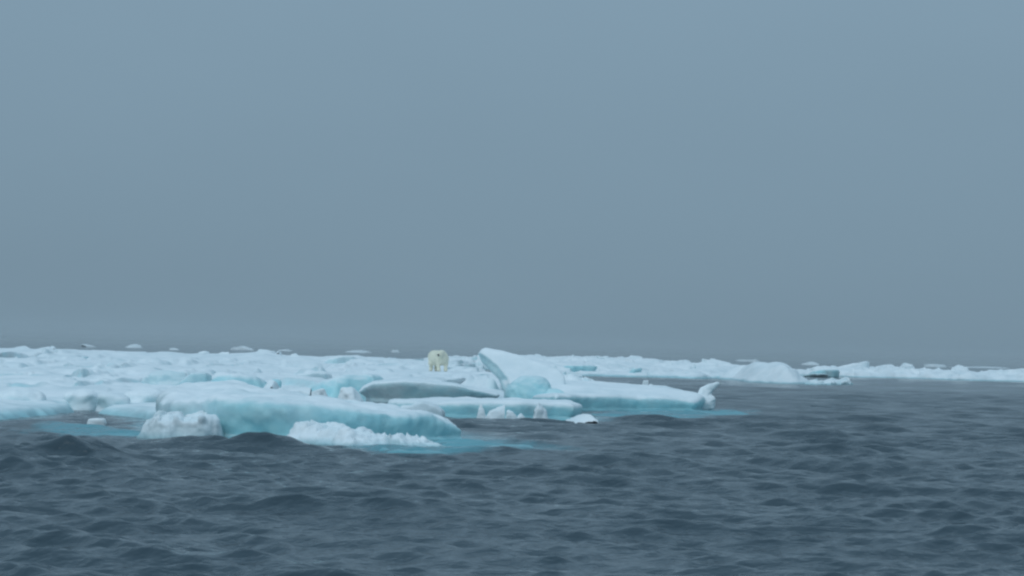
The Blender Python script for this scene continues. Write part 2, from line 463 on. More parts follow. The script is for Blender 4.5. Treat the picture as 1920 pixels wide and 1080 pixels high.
def field_height(X, Y):
    h = 0.62 + 0.16 * fbm2(X * 0.07, Y * 0.05, 3, 3) + 0.13 * (1 - np.abs(fbm2(X * 0.22, Y * 0.15, 9, 4))) - 0.08
    bil = np.abs(fbm2(X * 0.42, Y * 0.26, 21, 4, 0.5))
    h = h + (0.16 - 0.42 * bil) * sst(125, 60, Y) + 0.08 * fbm2(X * 0.55, Y * 0.3, 27, 4)
    h = h + 0.35 * sst(0.35, 0.8, fbm2(X * 0.30, Y * 0.14, 44, 4, 0.55)) * sst(70, 110, Y)
    h = h + shards(X, Y, 4.5, 90, 0.07, 0.035) * sst(-0.2, 0.4, fbm2(X * 0.12, Y * 0.06, 95, 3)) + shards(X, Y, 1.6, 96, 0.06, 0.05) * sst(0.1, 0.5, fbm2(X * 0.15, Y * 0.08, 97, 3))
    # far rim
    px = X / np.maximum(Y, 1) * FPX + 960
    tgt = CAM_H - (np.interp(px, *np.array(FARLINE).T) - hor(px)) * Y / FPX + 0.05 * fbm2(X * 0.5, Y * 0.15, 60, 3) + shards(X, Y, 2.5, 98, 0.10, 0.05)
    w = np.exp(-((Y - 225) / 16.0) ** 2)
    h = h * (1 - w) + np.clip(tgt, 0.3, 2.2) * w
    h = np.where(Y > 150, np.minimum(h, CAM_H - (np.interp(px, *np.array(FARLINE).T) - hor(px)) * Y / FPX + 0.10), h)
    # trodden flat under the bear
    bw = np.exp(-(((X - BEAR[0]) / 5) ** 2 + ((Y - BEAR[1] - 1.0) / 7.0) ** 2) ** 2)
    h = h * (1 - bw) + BEAR[2] * bw
    # shore: low at the water's edge, then rising inland; hollow ground behind the front floe
    dd = -polysdf(X, Y, FIELD)
    shore = 0.20 + 0.05 * np.clip(dd, 0, 30) + 0.07 * fbm2(X * 0.5, Y * 0.3, 81, 3)
    h = np.where(Y < 110, smin(h, shore, 0.15), h)
    capl = np.interp(px, [300, 385, 405, 520, 545, 600, 960, 990], [700, 715, 733, 738, 744, 750, 754, 730])
    cap = CAM_H - (capl - hor(px)) * Y / FPX
    k = sst(91, 86, Y) * sst(330, 390, px)
    h = h * (1 - k) + np.minimum(h, np.maximum(cap, 0.12)) * k
    cliff = np.zeros_like(h)
    for pts, z, stp, ln in LEDGES:
        P = gp(pts, z)
        o = np.argsort(P[:, 0]); P = P[o]
        wob = 0.35 * fbm2(X * 0.9, Y * 0.0, 83, 3)
        s = Y - np.interp(X, P[:, 0], P[:, 1]) + wob
        wd = P[-1, 0] - P[0, 0]
        xm = sst(P[0, 0] - 0.25 * wd, P[0, 0] + 0.12 * wd, X) * sst(P[-1, 0] + 0.25 * wd, P[-1, 0] - 0.12 * wd, X)
        h = h + xm * 1.5 * stp * (sst(-0.3, 0.3, s) * np.exp(-np.clip(s, 0, None) / ln) - 0.35 * np.exp(-((s + 0.7) / 0.8) ** 2))
        cliff = np.maximum(cliff, xm * np.exp(-(s / 0.42) ** 2))
    return h, cliff
def build_field():
    na, nr = 480, 640
    ang = np.linspace(math.radians(-21), math.radians(3.5), na)
    D = 50 * (275 / 50) ** np.linspace(0, 1, nr)
    A, R = np.meshgrid(np.tan(ang), D, indexing='ij')
    X, Y = A * R, R
    d = polysdf(X, Y, FIELD) + (0.5 + 0.010 * Y) * fbm2(X * 0.35, Y * 0.25, 71, 4)
    h, cl = field_height(X, Y)
    Z = h * sst(0.05, -0.55, d) - 0.5 * sst(-0.25, 0.6, d)
    # drop what lies far outside
    keepv = d < 1.5
    idx = np.arange(na * nr).reshape(na, nr)
    q = np.stack([idx[:-1, :-1], idx[1:, :-1], idx[1:, 1:], idx[:-1, 1:]], -1).reshape(-1, 4)
    kv = keepv.ravel()
    q = q[kv[q].all(1)]
    u, inv = np.unique(q, return_inverse=True)
    q = inv.reshape(q.shape)
    co = np.stack([X.ravel(), Y.ravel(), Z.ravel()], 1)[u]
    cl = cl.ravel()[u]
    e = empty('pack_ice', (FIELD[:, 0].mean(), 130, 0), 'wide snow-covered pack of ice the polar bear stands on, filling the left half', 'pack ice')
    finish('pack_ice', co, q, dict(blue=0.55, vary=0.4, up=0.25), 0.0, 1, 3, 0.45, 0.93, 0.18, e, True, (FIELD[:, 0].mean(), 130, 0), cl)
    FOOTPRINTS.append(FIELD)
build_field()

# ------------------------------------------------------------------ floes with names of their own
# front floe: long whale-backed slab with a teal undercut face
pA = prof([(240, 752), (300, 748), (330, 741), (420, 735), (540, 745), (650, 758), (760, 770), (830, 787), (862, 797), (905, 807), (940, 814)], 53.0)
polyA = np.array([V(306, 0, 53)[:2], V(330, 0, 51.6)[:2], V(420, 0, 50.6)[:2], V(560, 0, 50.0)[:2], V(700, 0, 50.4)[:2], V(800, 0, 51.4)[:2], V(870, 0, 52.6)[:2], V(925, 0, 53.8)[:2],
                  V(915, 0, 54.4)[:2], V(815, 0, 58)[:2], V(700, 0, 61)[:2], V(560, 0, 63)[:2], V(430, 0, 63)[:2], V(345, 0, 61)[:2], V(312, 0, 57)[:2]])
slab('front_floe', 'long low floe nearest the viewer, smooth snowy back over a turquoise undercut face', polyA,
     lambda X, Y: pA(X * 53 / Y) + np.interp(X / Y * FPX + 960, [300, 430, 560, 650, 780, 900], [0.012, 0.012, -0.004, -0.025, -0.03, 0]) * (Y - 53) - 0.04 * sst(53.2, 50.2, Y), dict(blue=1.1, vary=0.25, up=0.55, line=0.25, along=lambda x: 0.35 + 0.65 * sst(-8.2, -6.0, x)), vox=0.064, under=0.4, foot=0.35, rnd=0.55, edge=0.14, tn=0.09, tscale=0.9, seed=11, jag=0.06, jscale=0.9, upow=1.0,  # along greys the left end, painting in the shade on that face
     snow_lo=0.35, snow_hi=1.06)
# grey rubble lump before its left end
pB = prof([(285, 795), (295, 785), (318, 782), (335, 783), (347, 789), (356, 785), (375, 780), (392, 782), (405, 784), (424, 787), (436, 797), (442, 806), (450, 815)], 50.0)
polyB = np.array([V(296, 0, 49.6)[:2], V(340, 0, 49.2)[:2], V(400, 0, 49.2)[:2], V(434, 0, 49.8)[:2], V(432, 0, 51)[:2], V(380, 0, 51.4)[:2], V(304, 0, 51.2)[:2]])
slab('rubble_block', 'rough grey-white lump of crushed ice before the left end of the front floe', polyB, lambda X, Y: pB(X * 50 / Y), dict(blue=0.15, vary=0.3, up=0.1, snow=0.75),
     vox=0.034, under=-0.12, rnd=0.12, edge=0.09, escale=2.0, tn=0.02, tscale=3.0, seed=23, shard=[(0.45, 0.07, 0.3), (0.2, 0.02, 0.25)], jag=0.012, jscale=4, cat='ice block', snow_lo=-0.2, snow_hi=0.7)
# brash heaped along the front
pC = prof([(535, 830), (555, 806), (580, 799), (600, 801), (610, 804), (630, 800), (650, 802), (668, 810), (680, 809), (700, 816), (712, 818), (722, 812), (735, 820), (752, 813), (760, 818), (775, 818), (800, 822), (830, 828)], 48.9)
polyC = np.array([V(545, 0, 48.8)[:2], V(620, 0, 48.2)[:2], V(690, 0, 47.7)[:2], V(790, 0, 48.3)[:2], V(815, 0, 48.9)[:2], V(780, 0, 49.4)[:2], V(700, 0, 49.7)[:2], V(560, 0, 49.8)[:2]])
slab('brash_heap', 'white crumbled brash heaped against the middle of the front floe at the waterline', polyC, lambda X, Y: pC(X * 48.9 / Y), dict(blue=0.45, vary=0.3, up=0.2),
     vox=0.036, under=-0.6, rnd=0.1, edge=0.2, escale=2.5, tn=0.04, tscale=2.5, seed=29, shard=[(0.6, 0.05, 0.2), (0.2, 0.03, 0.35)], jag=0.015, jscale=5.0, cat='brash ice', foot=0.2, snow_lo=-0.7, snow_hi=0.4, wet=0.05)
# awash tongue right of it
polyT = gp([(690, 836), (760, 846), (850, 847), (940, 843), (1010, 833), (930, 826), (830, 824), (740, 826)], 0.03)
slab('ice_tongue', 'pale turquoise tongue of ice awash in front of the front floe', polyT, lambda X, Y: 0.0 + 0 * X, dict(blue=1.0, vary=0.1, up=0, snow=0.3, film=0.75), vox=0.06, bottom=-0.3,
     under=0.1, rnd=0.08, edge=0.25, tn=0.09, tscale=1.0, seed=31, jag=0.02, foot=0.15, cat='awash ice', snow_lo=0.5, snow_hi=1.1, wet=0.05, foot_print=False)
polyS = gp([(90, 805), (160, 812), (240, 815), (310, 814), (300, 807), (200, 803), (110, 800)], 0.03)
slab('ice_tongue', 'thin pale blue streak of ice awash left of the rubble lump', polyS, lambda X, Y: -0.06 + 0 * X, dict(blue=0.9, vary=0.1, up=0, snow=0.4, film=0.6), vox=0.06, bottom=-0.3,
     under=0.1, rnd=0.08, edge=0.3, tn=0.09, tscale=1.0, seed=37, jag=0.02, foot=0.3, cat='awash ice', snow_lo=0.4, snow_hi=1.0, wet=0.05, foot_print=False)
# dirty wedge behind the nose of the front floe
pW = prof([(770, 766), (790, 757), (815, 762), (835, 772), (850, 786), (856, 792)], 57.5)
polyW = np.array([V(770, 0, 57)[:2], V(850, 0, 57)[:2], V(852, 0, 58)[:2], V(820, 0, 60)[:2], V(770, 0, 60)[:2]])
slab('ice_wedge', 'greyish wedge of ice sloping down behind the nose of the front floe', polyW, lambda X, Y: pW(X * 57.5 / Y), dict(blue=0.15, vary=0.2, up=0.1, snow=0.75), vox=0.05, under=0.05, rnd=0.1,
     edge=0.08, seed=41, jag=0.03, cat='ice block')
# low shelf to the right
pE = prof([(700, 752), (780, 752), (860, 750), (960, 751), (1060, 753), (1105, 758), (1125, 767), (1140, 775)], 72.0)
polyE = np.array([V(740, 0, 72)[:2], V(800, 0, 71)[:2], V(900, 0, 70.6)[:2], V(1000, 0, 70.8)[:2], V(1100, 0, 71.5)[:2], V(1126, 0, 73)[:2], V(1110, 0, 76)[:2], V(1040, 0, 79)[:2], V(900, 0, 80)[:2], V(740, 0, 79)[:2]])
slab('ice_shelf', 'low white shelf with a teal undercut edge, right of the front floe', polyE, lambda X, Y: pE(X * 72 / Y) - 0.012 * (Y - 72), dict(blue=0.85, vary=0.3, up=0.6), vox=0.065, under=0.35, foot=0.35,
     rnd=0.5, edge=0.12, tn=0.04, seed=43, jag=0.03, snow_lo=-0.15, snow_hi=0.8)
# slab with dark grey underside
pD = prof([(670, 735), (682, 722), (700, 713), (760, 709), (850, 717), (900, 728), (960, 745), (985, 755)], 82.0)
polyD = np.array([V(681, 0, 82)[:2], V(700, 0, 81)[:2], V(780, 0, 80.4)[:2], V(880, 0, 80.2)[:2], V(962, 0, 80.6)[:2], V(965, 0, 83)[:2], V(900, 0, 86)[:2], V(760, 0, 86)[:2], V(695, 0, 84.5)[:2]])
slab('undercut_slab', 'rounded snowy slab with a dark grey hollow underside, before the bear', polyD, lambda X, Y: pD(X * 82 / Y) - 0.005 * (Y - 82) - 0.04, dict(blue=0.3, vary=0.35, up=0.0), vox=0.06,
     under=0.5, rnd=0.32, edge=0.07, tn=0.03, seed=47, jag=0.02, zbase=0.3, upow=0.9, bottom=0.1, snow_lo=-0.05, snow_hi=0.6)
# right arm with the upright fin
pG = prof([(1010, 722), (1060, 720), (1130, 724), (1200, 729), (1250, 730), (1300, 738), (1330, 744), (1345, 752)], 88.0)
polyG = np.array([V(1010, 0, 84)[:2], V(1060, 0, 82)[:2], V(1130, 0, 84)[:2], V(1200, 0, 85.2)[:2], V(1280, 0, 85.8)[:2], V(1325, 0, 86)[:2], V(1345, 0, 87.5)[:2], V(1335, 0, 90)[:2],
                  V(1270, 0, 94)[:2], V(1180, 0, 96)[:2], V(1080, 0, 97)[:2], V(1010, 0, 95)[:2]])
armo = slab('finned_floe', 'long white arm of ice reaching right, an upright fin on its tip', polyG, lambda X, Y: pG(X * 88 / Y) + 0.01 * (Y - 88) - 0.25 * sst(87.2, 85.6, Y), dict(blue=0.9, vary=0.2, up=0.9), vox=0.075,
            under=0.35, foot=0.55, rnd=0.45, edge=0.10, tn=0.04, seed=53, jag=0.025, snow_lo=0.05, snow_hi=0.6)
def build_fin():
    Df = 88.0
    pts = [(1308, 764, .36), (1324, 755, .36), (1319, 744, .25), (1322, 735, .21), (1331, 727, .16), (1343, 721, .09), (1359, 716.5, .01)]
    P = [V(a, b, Df) for a, b, _ in pts]
    lo = np.min(P, 0) - 0.6; hi = np.max(P, 0) + 0.5
    X, Y, Z = grid(lo, hi, (0.03,) * 3)
    F = None
    for i in range(len(P) - 1):
        f = capsule(X, Y, Z, P[i], P[i + 1], pts[i][2], pts[i + 1][2], (1, 0.75, 1))
        F = f if F is None else smin(F, f, 0.12)
    co, q = nets(F, lo, (0.03,) * 3)
    base = np.array([polyG.mean(0)[0], polyG.mean(0)[1], 0])
    o = finish('horn', co, q, dict(blue=0.25, vary=0.2, up=0.0), 0.03, 3, 57, -0.5, 0.35, -9, None, False, tuple(base))
    o.location = (0, 0, 0); o.parent = armo
    tag(o, 'curved white horn of ice standing up on the tip')
build_fin()
polyR = gp([(1120, 776), (1200, 781), (1330, 783), (1405, 778), (1385, 770), (1320, 769), (1200, 768)], 0.03)
slab('ice_tongue', 'bright turquoise tongue of ice awash along the foot of the finned arm', polyR, lambda X, Y: 0.01 + 0 * X, dict(blue=1.0, vary=0.05, up=0, snow=0.05, film=0.75), vox=0.08, bottom=-0.3,
     under=0.1, rnd=0.08, edge=0.3, tn=0.04, tscale=1.0, seed=59, jag=0.02, foot=0.15, cat='awash ice', snow_lo=0.6, snow_hi=1.2, wet=0.06, foot_print=False)

# tilted block
def build_tilted():
    D0 = 89.0
    face = [(901, 663), (903, 656), (911, 652), (945, 659), (980, 668), (1030, 685), (1050, 694), (1058, 706), (1061, 730), (1075, 752), (1070, 775), (950, 775), (963, 752), (962, 735), (953, 712), (934, 688)]
    P = np.array([V(a, b, D0) for a, b in face])
    lo = np.array([P[:, 0].min() - 0.8, D0 - 3.4, -0.4]); hi = np.array([P[:, 0].max() + 0.8, D0 + 4.5, P[:, 2].max() + 0.5])
    vx = (0.055,) * 3
    X, Y, Z = grid(lo, hi, vx)
    yf = D0 - 2.2 + 1.25 * np.clip(Z - 0.2, -1, 3)            # snow face leans back
    dep = Y - yf
    shift = 0.46 * sst(0.0, 0.7, dep) * sst(P[:, 2].max() - 0.05, P[:, 2].max() - 0.75, Z)
    Xe = (X * D0 / Y + shift * sst(P[:, 0].max() - 0.2, P[:, 0].min(), X))
    pz = np.stack([P[:, 0], P[:, 2]], 1)
    Zs = CAM_H + (Z - CAM_H) * D0 / Y
    xs = np.arange(P[:, 0].min() - 2.2, P[:, 0].max() + 2.2, 0.04); zs = np.arange(-1.5, hi[2] + 1.5, 0.04)
    A, B = np.meshgrid(xs, zs, indexing='ij')
    S = polysdf(A, B, pz)
    fx = np.clip((Xe - xs[0]) / 0.04, 0, len(xs) - 2.001); fz = np.clip((Zs - zs[0]) / 0.04, 0, len(zs) - 2.001)
    i, k = fx.astype(int), fz.astype(int); u, v = fx - i, fz - k
    sd = S[i, k] * (1 - u) * (1 - v) + S[i + 1, k] * u * (1 - v) + S[i, k + 1] * (1 - u) * v + S[i + 1, k + 1] * u * v
    F = smax(sd, -dep, 0.14)
    F = smax(F, dep - (2.2 - 0.75 * (Z - 0.5)), 0.2)
    F = np.maximum(F, -0.3 - Z)
    co, q = nets(F, lo, vx)
    e = empty('tilted_block', (P[:, 0].mean(), D0, 0), 'tall tilted block of snow-faced ice, its corner the highest point on the pack', 'ice block')
    finish('tilted_block', co, q, dict(blue=0.62, vary=0.15, up=0.1), 0.03, 1.0, 61, 0.12, 0.5, 0.0, e, True, (P[:, 0].mean(), D0, 0))
    FOOTPRINTS.append(np.array([[P[:, 0].min(), D0 - 2], [P[:, 0].max(), D0 - 2], [P[:, 0].max(), D0 + 3], [P[:, 0].min(), D0 + 3]]))
build_tilted()
def boulder(name, label, px, py, D, wpx, hpx, tint, seed, dep=0.9, jag=0.04, vox=0.05, cat='ice block', snow_lo=0.3, snow_hi=0.9, group=None):
    """rounded lump, px,py at its foot"""
    p = V(px, py, D); s = D / FPX
    rx, rz = wpx * s / 2, hpx * s
    lo = np.array([-rx * 1.2, -rx * dep * 1.2, -0.35 * rz - 0.6]); hi = np.array([rx * 1.2, rx * dep * 1.2, rz * 1.2])
    X, Y, Z = grid(lo, hi, (vox,) * 3)
    F = (((np.abs(X) / rx) ** 2.4 + (np.abs(Y) / (rx * dep)) ** 2.4 + (np.clip(Z, 0, None) / rz) ** 2.4) ** (1 / 2.4) - 1) * min(rx, rz)
    F = np.maximum(F, -0.3 * rz - 0.5 - Z)
    co, q = nets(F, lo, (vox,) * 3)
    co = co + p
    o = finish(name, co, q, tint, jag, 1.4, seed, snow_lo, snow_hi, -9, None, False, tuple(p))
    return tag(o, label, cat, group)
boulder('blue_boulder', 'rounded boulder of clear bright blue ice at the foot of the tilted block', 992, 756, 85.6, 92, 52, dict(blue=0.9, vary=0.2, up=0.1, snow=0.5), 63, 0.8, 0.06)
boulder('blue_boulder', 'low teal lump of ice between the blue boulder and the finned arm', 1035, 754, 85.4, 60, 26, dict(blue=0.95, vary=0.1, up=0.0, snow=0.3), 64, 0.8)

# teal-faced blocks and small blocks on the pack
def fblock(name, label, top_pts, D, depth, tint, seed, under=0.15, rnd=0.3, lean=0.0, back_slope=-0.05, vox=None, zbase=0.3, edge=0.06, jag=0.03, cat='ice block', group=None, **k):
    pr = prof([(top_pts[0][0] - 10, top_pts[0][1] + 8)] + top_pts + [(top_pts[-1][0] + 10, top_pts[-1][1] + 8)], D)
    a, b = V(top_pts[0][0], 0, D)[0], V(top_pts[-1][0], 0, D)[0]
    c = (a + b) / 2
    poly = np.array([[a, D + 0.25 * depth], [a + 0.1 * (b - a), D], [c, D - 0.12 * depth], [b - 0.1 * (b - a), D], [b, D + 0.3 * depth], [b - 0.1 * (b - a), D + depth], [a + 0.1 * (b - a), D + depth]])
    return slab(name, label, poly, lambda X, Y: pr(X * D / Y) + back_slope * (Y - D), tint, vox=vox or D / 1300, under=under, rnd=rnd, edge=edge, seed=seed, jag=jag, zbase=zbase, bottom=min(0.0, zbase - 0.3), cat=cat,
                group=group, tn=0.03, foot_print=False, **k)
TEAL = dict(blue=0.95, vary=0.15, up=0.15)
GREY = dict(blue=0.15, vary=0.2, up=0.0)
fblock('teal_block', 'broad block with a hollow teal face, left of the undercut slab', [(572, 734), (608, 713), (650, 702), (700, 697), (718, 702), (735, 712)], 87.5, 5.0, TEAL, 71, under=-0.35, rnd=0.4, zbase=0.1, snow_lo=0.4, snow_hi=1.0, edge=0.15)
fblock('teal_block', 'blue-green block with a sloping face, above the back of the front floe', [(403, 706), (440, 701), (480, 705), (505, 711), (515, 716)], 79, 4.0, TEAL, 73, under=-0.25, rnd=0.4, zbase=0.1, snow_lo=0.4, snow_hi=1.0, edge=0.15)
fblock('grey_block', 'pale grey-blue block left of the blue-green sloping block', [(350, 705), (358, 698), (380, 697), (400, 699), (416, 706)], 82, 2.0, dict(blue=0.5, vary=0.2, up=0.1, snow=0.7), 75, under=0.3, snow_lo=0.3, snow_hi=0.9)
chunk('grey_block', 'small grey pyramid-shaped block with a pointed top, near the left', 305, 719, 84, 44, 22, dict(blue=0.4, vary=0.2, up=0, snow=0.45), 81, planes=9, depth=0.7)
chunk('ice_block', 'white spiky chunk standing before the broad teal block', 652, 750, 76, 32, 24, dict(blue=0.3, vary=0.2, up=0), 83, depth=0.7, planes=11, snow_lo=-1.0, snow_hi=0.2)
chunk('ice_block', 'small white pointed chunk at the left foot of the broad teal block', 600, 744, 76, 18, 15, dict(blue=0.3, vary=0.2, up=0), 85, depth=0.8, planes=10, snow_lo=-1.0, snow_hi=0.2)
chunk('ice_block', 'white pointed block right of the blue-green sloping block', 508, 737, 78, 30, 20, dict(blue=0.2, vary=0.2, up=0), 87, depth=0.8, snow_lo=-0.4, snow_hi=0.4)
chunk('ice_block', 'white lump with a grey underside, between the two teal-faced blocks', 540, 744, 77, 44, 16, GREY, 89, depth=0.8, snow_lo=0.2, snow_hi=0.7)
boulder('teal_lump', 'small dark teal lump right of the blue-green sloping block', 516, 719, 81, 22, 8, dict(blue=1, vary=0.1, up=0, snow=0.2), 91)
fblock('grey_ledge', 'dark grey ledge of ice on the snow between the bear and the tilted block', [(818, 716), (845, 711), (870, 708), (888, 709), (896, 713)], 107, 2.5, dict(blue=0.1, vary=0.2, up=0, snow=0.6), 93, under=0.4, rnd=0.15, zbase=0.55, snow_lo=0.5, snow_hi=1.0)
fblock('snow_slab', 'flat white slab with a grey lower edge, lying on the pack behind the broad teal block', [(560, 702), (590, 698), (620, 700), (640, 703)], 102, 4, GREY, 95, under=0.2, rnd=0.2, zbase=0.5)
fblock('snow_slab', 'thin white slab just below the far rim, left of the bear', [(615, 671), (640, 667.5), (675, 668), (688, 671)], 200, 6, dict(blue=0.5, vary=0.2, up=0), 97, under=0.1, rnd=0.25, zbase=0.6, snow_lo=-0.2, snow_hi=0.6)
fblock('snow_slab', 'white slab with a soft grey front, at the far left edge of the picture', [(-20, 664), (5, 660), (25, 664), (35, 668)], 170, 7, dict(blue=0.5, vary=0.2, up=0), 99, under=0.2, rnd=0.3, zbase=0.5, snow_lo=0.1, snow_hi=0.9)
fblock('snow_slab', 'snow mound with a dull yellow-grey side under the far rim at the left', [(68, 662), (85, 657), (100, 656), (112, 661)], 195, 6, dict(blue=0.1, vary=0.2, up=0), 101, under=0.2, rnd=0.25, zbase=0.6, snow_lo=0, snow_hi=0.8)
fblock('teal_block', 'small block with a pale turquoise front, far left part of the pack', [(148, 671), (160, 667), (172, 668), (184, 673)], 160, 5, dict(blue=0.8, vary=0.2, up=0, snow=0.8), 103, under=0.2, rnd=0.3, zbase=0.6, snow_lo=0.4, snow_hi=0.9)
# pillowy lumps by the left shore
for k, (px, py, D, w, h, lab) in enumerate([
        (40, 750, 68, 90, 18, 'rounded snow lump at the left edge above the shore, widest of the shore lumps'),
        (150, 746, 69, 64, 13, 'rounded snow lump above the dark inlet in the left shore'),
        (215, 750, 67, 58, 12, 'rounded snow lump between the dark inlet and the front floe'),
        (275, 744, 70, 80, 13, 'low bluish snow lump behind the left end of the front floe')]):
    boulder('snow_lump', lab, px, py, D, w, h, dict(blue=0.45, vary=0.3, up=0), 110 + k, 0.9, 0.09, 0.07, 'snow lump', -0.7, 0.7)
# hummocks along the far rim
for k, (px, py, D, w, h, lab) in enumerate([
        (500, 666, 222, 34, 9, 'tallest snow hummock on the far rim, halfway between left edge and bear'),
        (522, 667, 220, 12, 7, 'narrow snow hummock just right of the tallest one on the far rim'),
        (552, 669, 218, 16, 6, 'round snow hummock on the far rim, second right of the tallest'),
        (382, 665, 222, 18, 6, 'jagged snow hummock on the far rim left of the tallest one'),
        (418, 666, 222, 16, 5, 'small snow hummock on the far rim nearest left of the tallest one'),
        (98, 656, 224, 10, 7, 'pointed bit of snow on the far rim near the left edge'),
        (38, 656, 224, 26, 6, 'low snow hummock on the far rim at the left edge')]):
    chunk('snow_hummock', lab, px, py, D, w, h, dict(blue=0.4, vary=0.3, up=0), 130 + k, depth=1.2, cat='snow hummock', group='snow hummocks along the far rim of the pack', snow_lo=-1.3, snow_hi=-0.1, sink=0.6)

# rubble at the back of the arm, pips on its crest
fblock('ice_step', 'ragged step of ice behind the right foot of the tilted block', [(1056, 706), (1075, 704), (1095, 709), (1120, 714), (1134, 718)], 96, 3.0, dict(blue=0.6, vary=0.3, up=0), 141, under=0.0, rnd=0.06, zbase=0.1, edge=0.1, shard=[(0.7, 0.12, 0.35), (0.3, 0.05, 0.4)], jag=0.03, snow_lo=0.0, snow_hi=0.7)
chunk('ice_chip', 'left of two small upright ice chips behind the middle of the arm', 1207, 730, 98, 9, 11, dict(blue=0.3, vary=0.2, up=0), 143, depth=1, planes=8, group='ice chips behind the arm', snow_lo=-0.5, snow_hi=0.4, cat='ice chip')
chunk('ice_chip', 'right of two small upright ice chips behind the middle of the arm', 1220, 730, 98, 8, 10, dict(blue=0.3, vary=0.2, up=0), 144, depth=1, planes=8, group='ice chips behind the arm', snow_lo=-0.5, snow_hi=0.4, cat='ice chip')
# brash bits floating before the shelf
BR = dict(blue=0.3, vary=0.3, up=0)
for k, (px, py, D, w, h, lab) in enumerate([
        (1012, 786, 69.5, 26, 17, 'white triangular fin of ice floating before the low shelf'),
        (1097, 792, 68, 40, 13, 'flat-topped white block adrift before the right end of the low shelf'),
        (923, 784, 70, 26, 14, 'rounded clump of slush against the low shelf, right of the front floe nose'),
        (902, 785, 70, 14, 14, 'upright splinter of slush beside the rounded clump before the low shelf'),
        (958, 785, 70, 20, 11, 'jagged clump of slush before the middle of the low shelf'),
        (978, 786, 70, 18, 7, 'low flat bit of slush left of the white triangular fin')]):
    chunk('drift_ice', lab, px, py, D, w, h, BR, 150 + k, depth=0.8, planes=8 if k == 0 else 11, cat='drift ice', group='bits of drift ice before the low shelf', snow_lo=-0.5, snow_hi=0.45, jag=0.07, sink=1.3)
boulder('drift_ice', 'small white bit of ice at the mouth of the dark inlet on the left', 180, 787, 57.5, 34, 4.5, dict(blue=0.3, vary=0.3, up=0), 161, 0.8, 0.06, 0.04, 'drift ice', -0.9, 0.2)

# ------------------------------------------------------------------ floes across the channel on the right
pN = prof([(800, 674), (840, 671), (880, 672), (920, 674), (960, 670), (990, 667.5), (1030, 672), (1080, 671), (1112, 669.5), (1150, 672), (1180, 674), (1235, 675), (1245, 678), (1300, 680), (1400, 683), (1420, 684)], 265)
polyN = np.concatenate([gp([(835, 691), (900, 690), (1000, 700), (1060, 704), (1150, 706), (1250, 708), (1330, 708.5), (1410, 709)], 0), np.array([V(1410, 0, 265)[:2], V(1300, 0, 300)[:2], V(1100, 0, 320)[:2], V(900, 0, 320)[:2], V(820, 0, 300)[:2]])])
slab('far_floe', 'long hummocky floe across the channel behind the tilted block', polyN, lambda X, Y: -0.28 + np.minimum(pN(X * 265 / Y), 0.5 + (pN(X * 265 / Y) - 0.5) * sst(222, 262, Y)) + 0.1 * fbm2(X * .2, Y * .1, 5) * sst(262, 240, Y), dict(blue=0.75, vary=0.4, up=0.3),
     vox=0.23, under=-0.6, rnd=0.5, edge=2.5, escale=0.12, tn=0.22, tscale=0.3, seed=171, shard=[(5.0, 0.22, 0.10), (1.8, 0.10, 0.12)], jag=0.08, jscale=0.6, yx=2.0, snow_lo=0.1, snow_hi=0.75)
fblock('teal_block', 'long teal undercut step at the left end of the far floe, above the dark channel', [(1040, 692), (1060, 686), (1100, 684), (1135, 687), (1142, 693)], 226, 8, TEAL, 167, under=0.5, rnd=0.3, zbase=0.1, snow_lo=0.4, snow_hi=1.0, edge=0.3)
fblock('teal_block', 'short teal hollow in the middle of the far floe', [(1186, 693), (1200, 689), (1214, 687), (1222, 693)], 221, 6, TEAL, 168, under=0.3, rnd=0.3, zbase=0.2, snow_lo=0.6, snow_hi=1.05, edge=0.3)
pM = prof([(1380, 690), (1395, 684), (1415, 680.5), (1440, 683), (1455, 680), (1480, 683), (1495, 688), (1500, 697)], 190)
polyM = np.concatenate([gp([(1385, 709), (1400, 712), (1435, 717), (1475, 719), (1494, 717)], 0), np.array([V(1497, 0, 192)[:2], V(1492, 0, 205)[:2], V(1440, 0, 215)[:2], V(1390, 0, 215)[:2]])])
slab('white_block_floe', 'thick smooth white block ending the far floe at the channel', polyM, lambda X, Y: pM(X * 190 / Y), dict(blue=0.4, vary=0.2, up=0.2), vox=0.13, under=-1.6, rnd=0.9, edge=0.25, escale=0.25, tn=0.10, tscale=0.35, seed=173, jag=0.05, jscale=0.4, yx=1.4,
     snow_lo=-0.9, snow_hi=-0.1)
pO = prof([(1490, 690), (1520, 689), (1540, 685), (1560, 684.5), (1580, 687), (1650, 686), (1670, 687), (1690, 687), (1702, 683), (1715, 688), (1740, 689), (1770, 692), (1790, 692), (1830, 694), (1860, 694), (1920, 692), (2000, 694), (2100, 695)], 285)
polyO = np.concatenate([gp([(1490, 703), (1540, 705), (1600, 707), (1700, 709), (1760, 711), (1820, 713), (1900, 715), (1990, 717), (2100, 719)], 0), np.array([V(2100, 0, 330)[:2], V(1900, 0, 330)[:2], V(1700, 0, 335)[:2], V(1490, 0, 325)[:2]])])
slab('far_floe', 'low strip of hummocky ice running out of the picture on the right', polyO, lambda X, Y: -0.62 + np.minimum(pO(X * 285 / Y), 0.55 + (pO(X * 285 / Y) - 0.55) * sst(255, 285, Y)), dict(blue=0.5, vary=0.4, up=0.2),
     vox=0.23, under=-1.0, rnd=0.6, edge=2.0, escale=0.12, tn=0.2, tscale=0.3, seed=177, shard=[(4.5, 0.28, 0.10), (1.6, 0.14, 0.15)], jag=0.08, jscale=0.6, yx=2.0, snow_lo=-0.25, snow_hi=0.5)
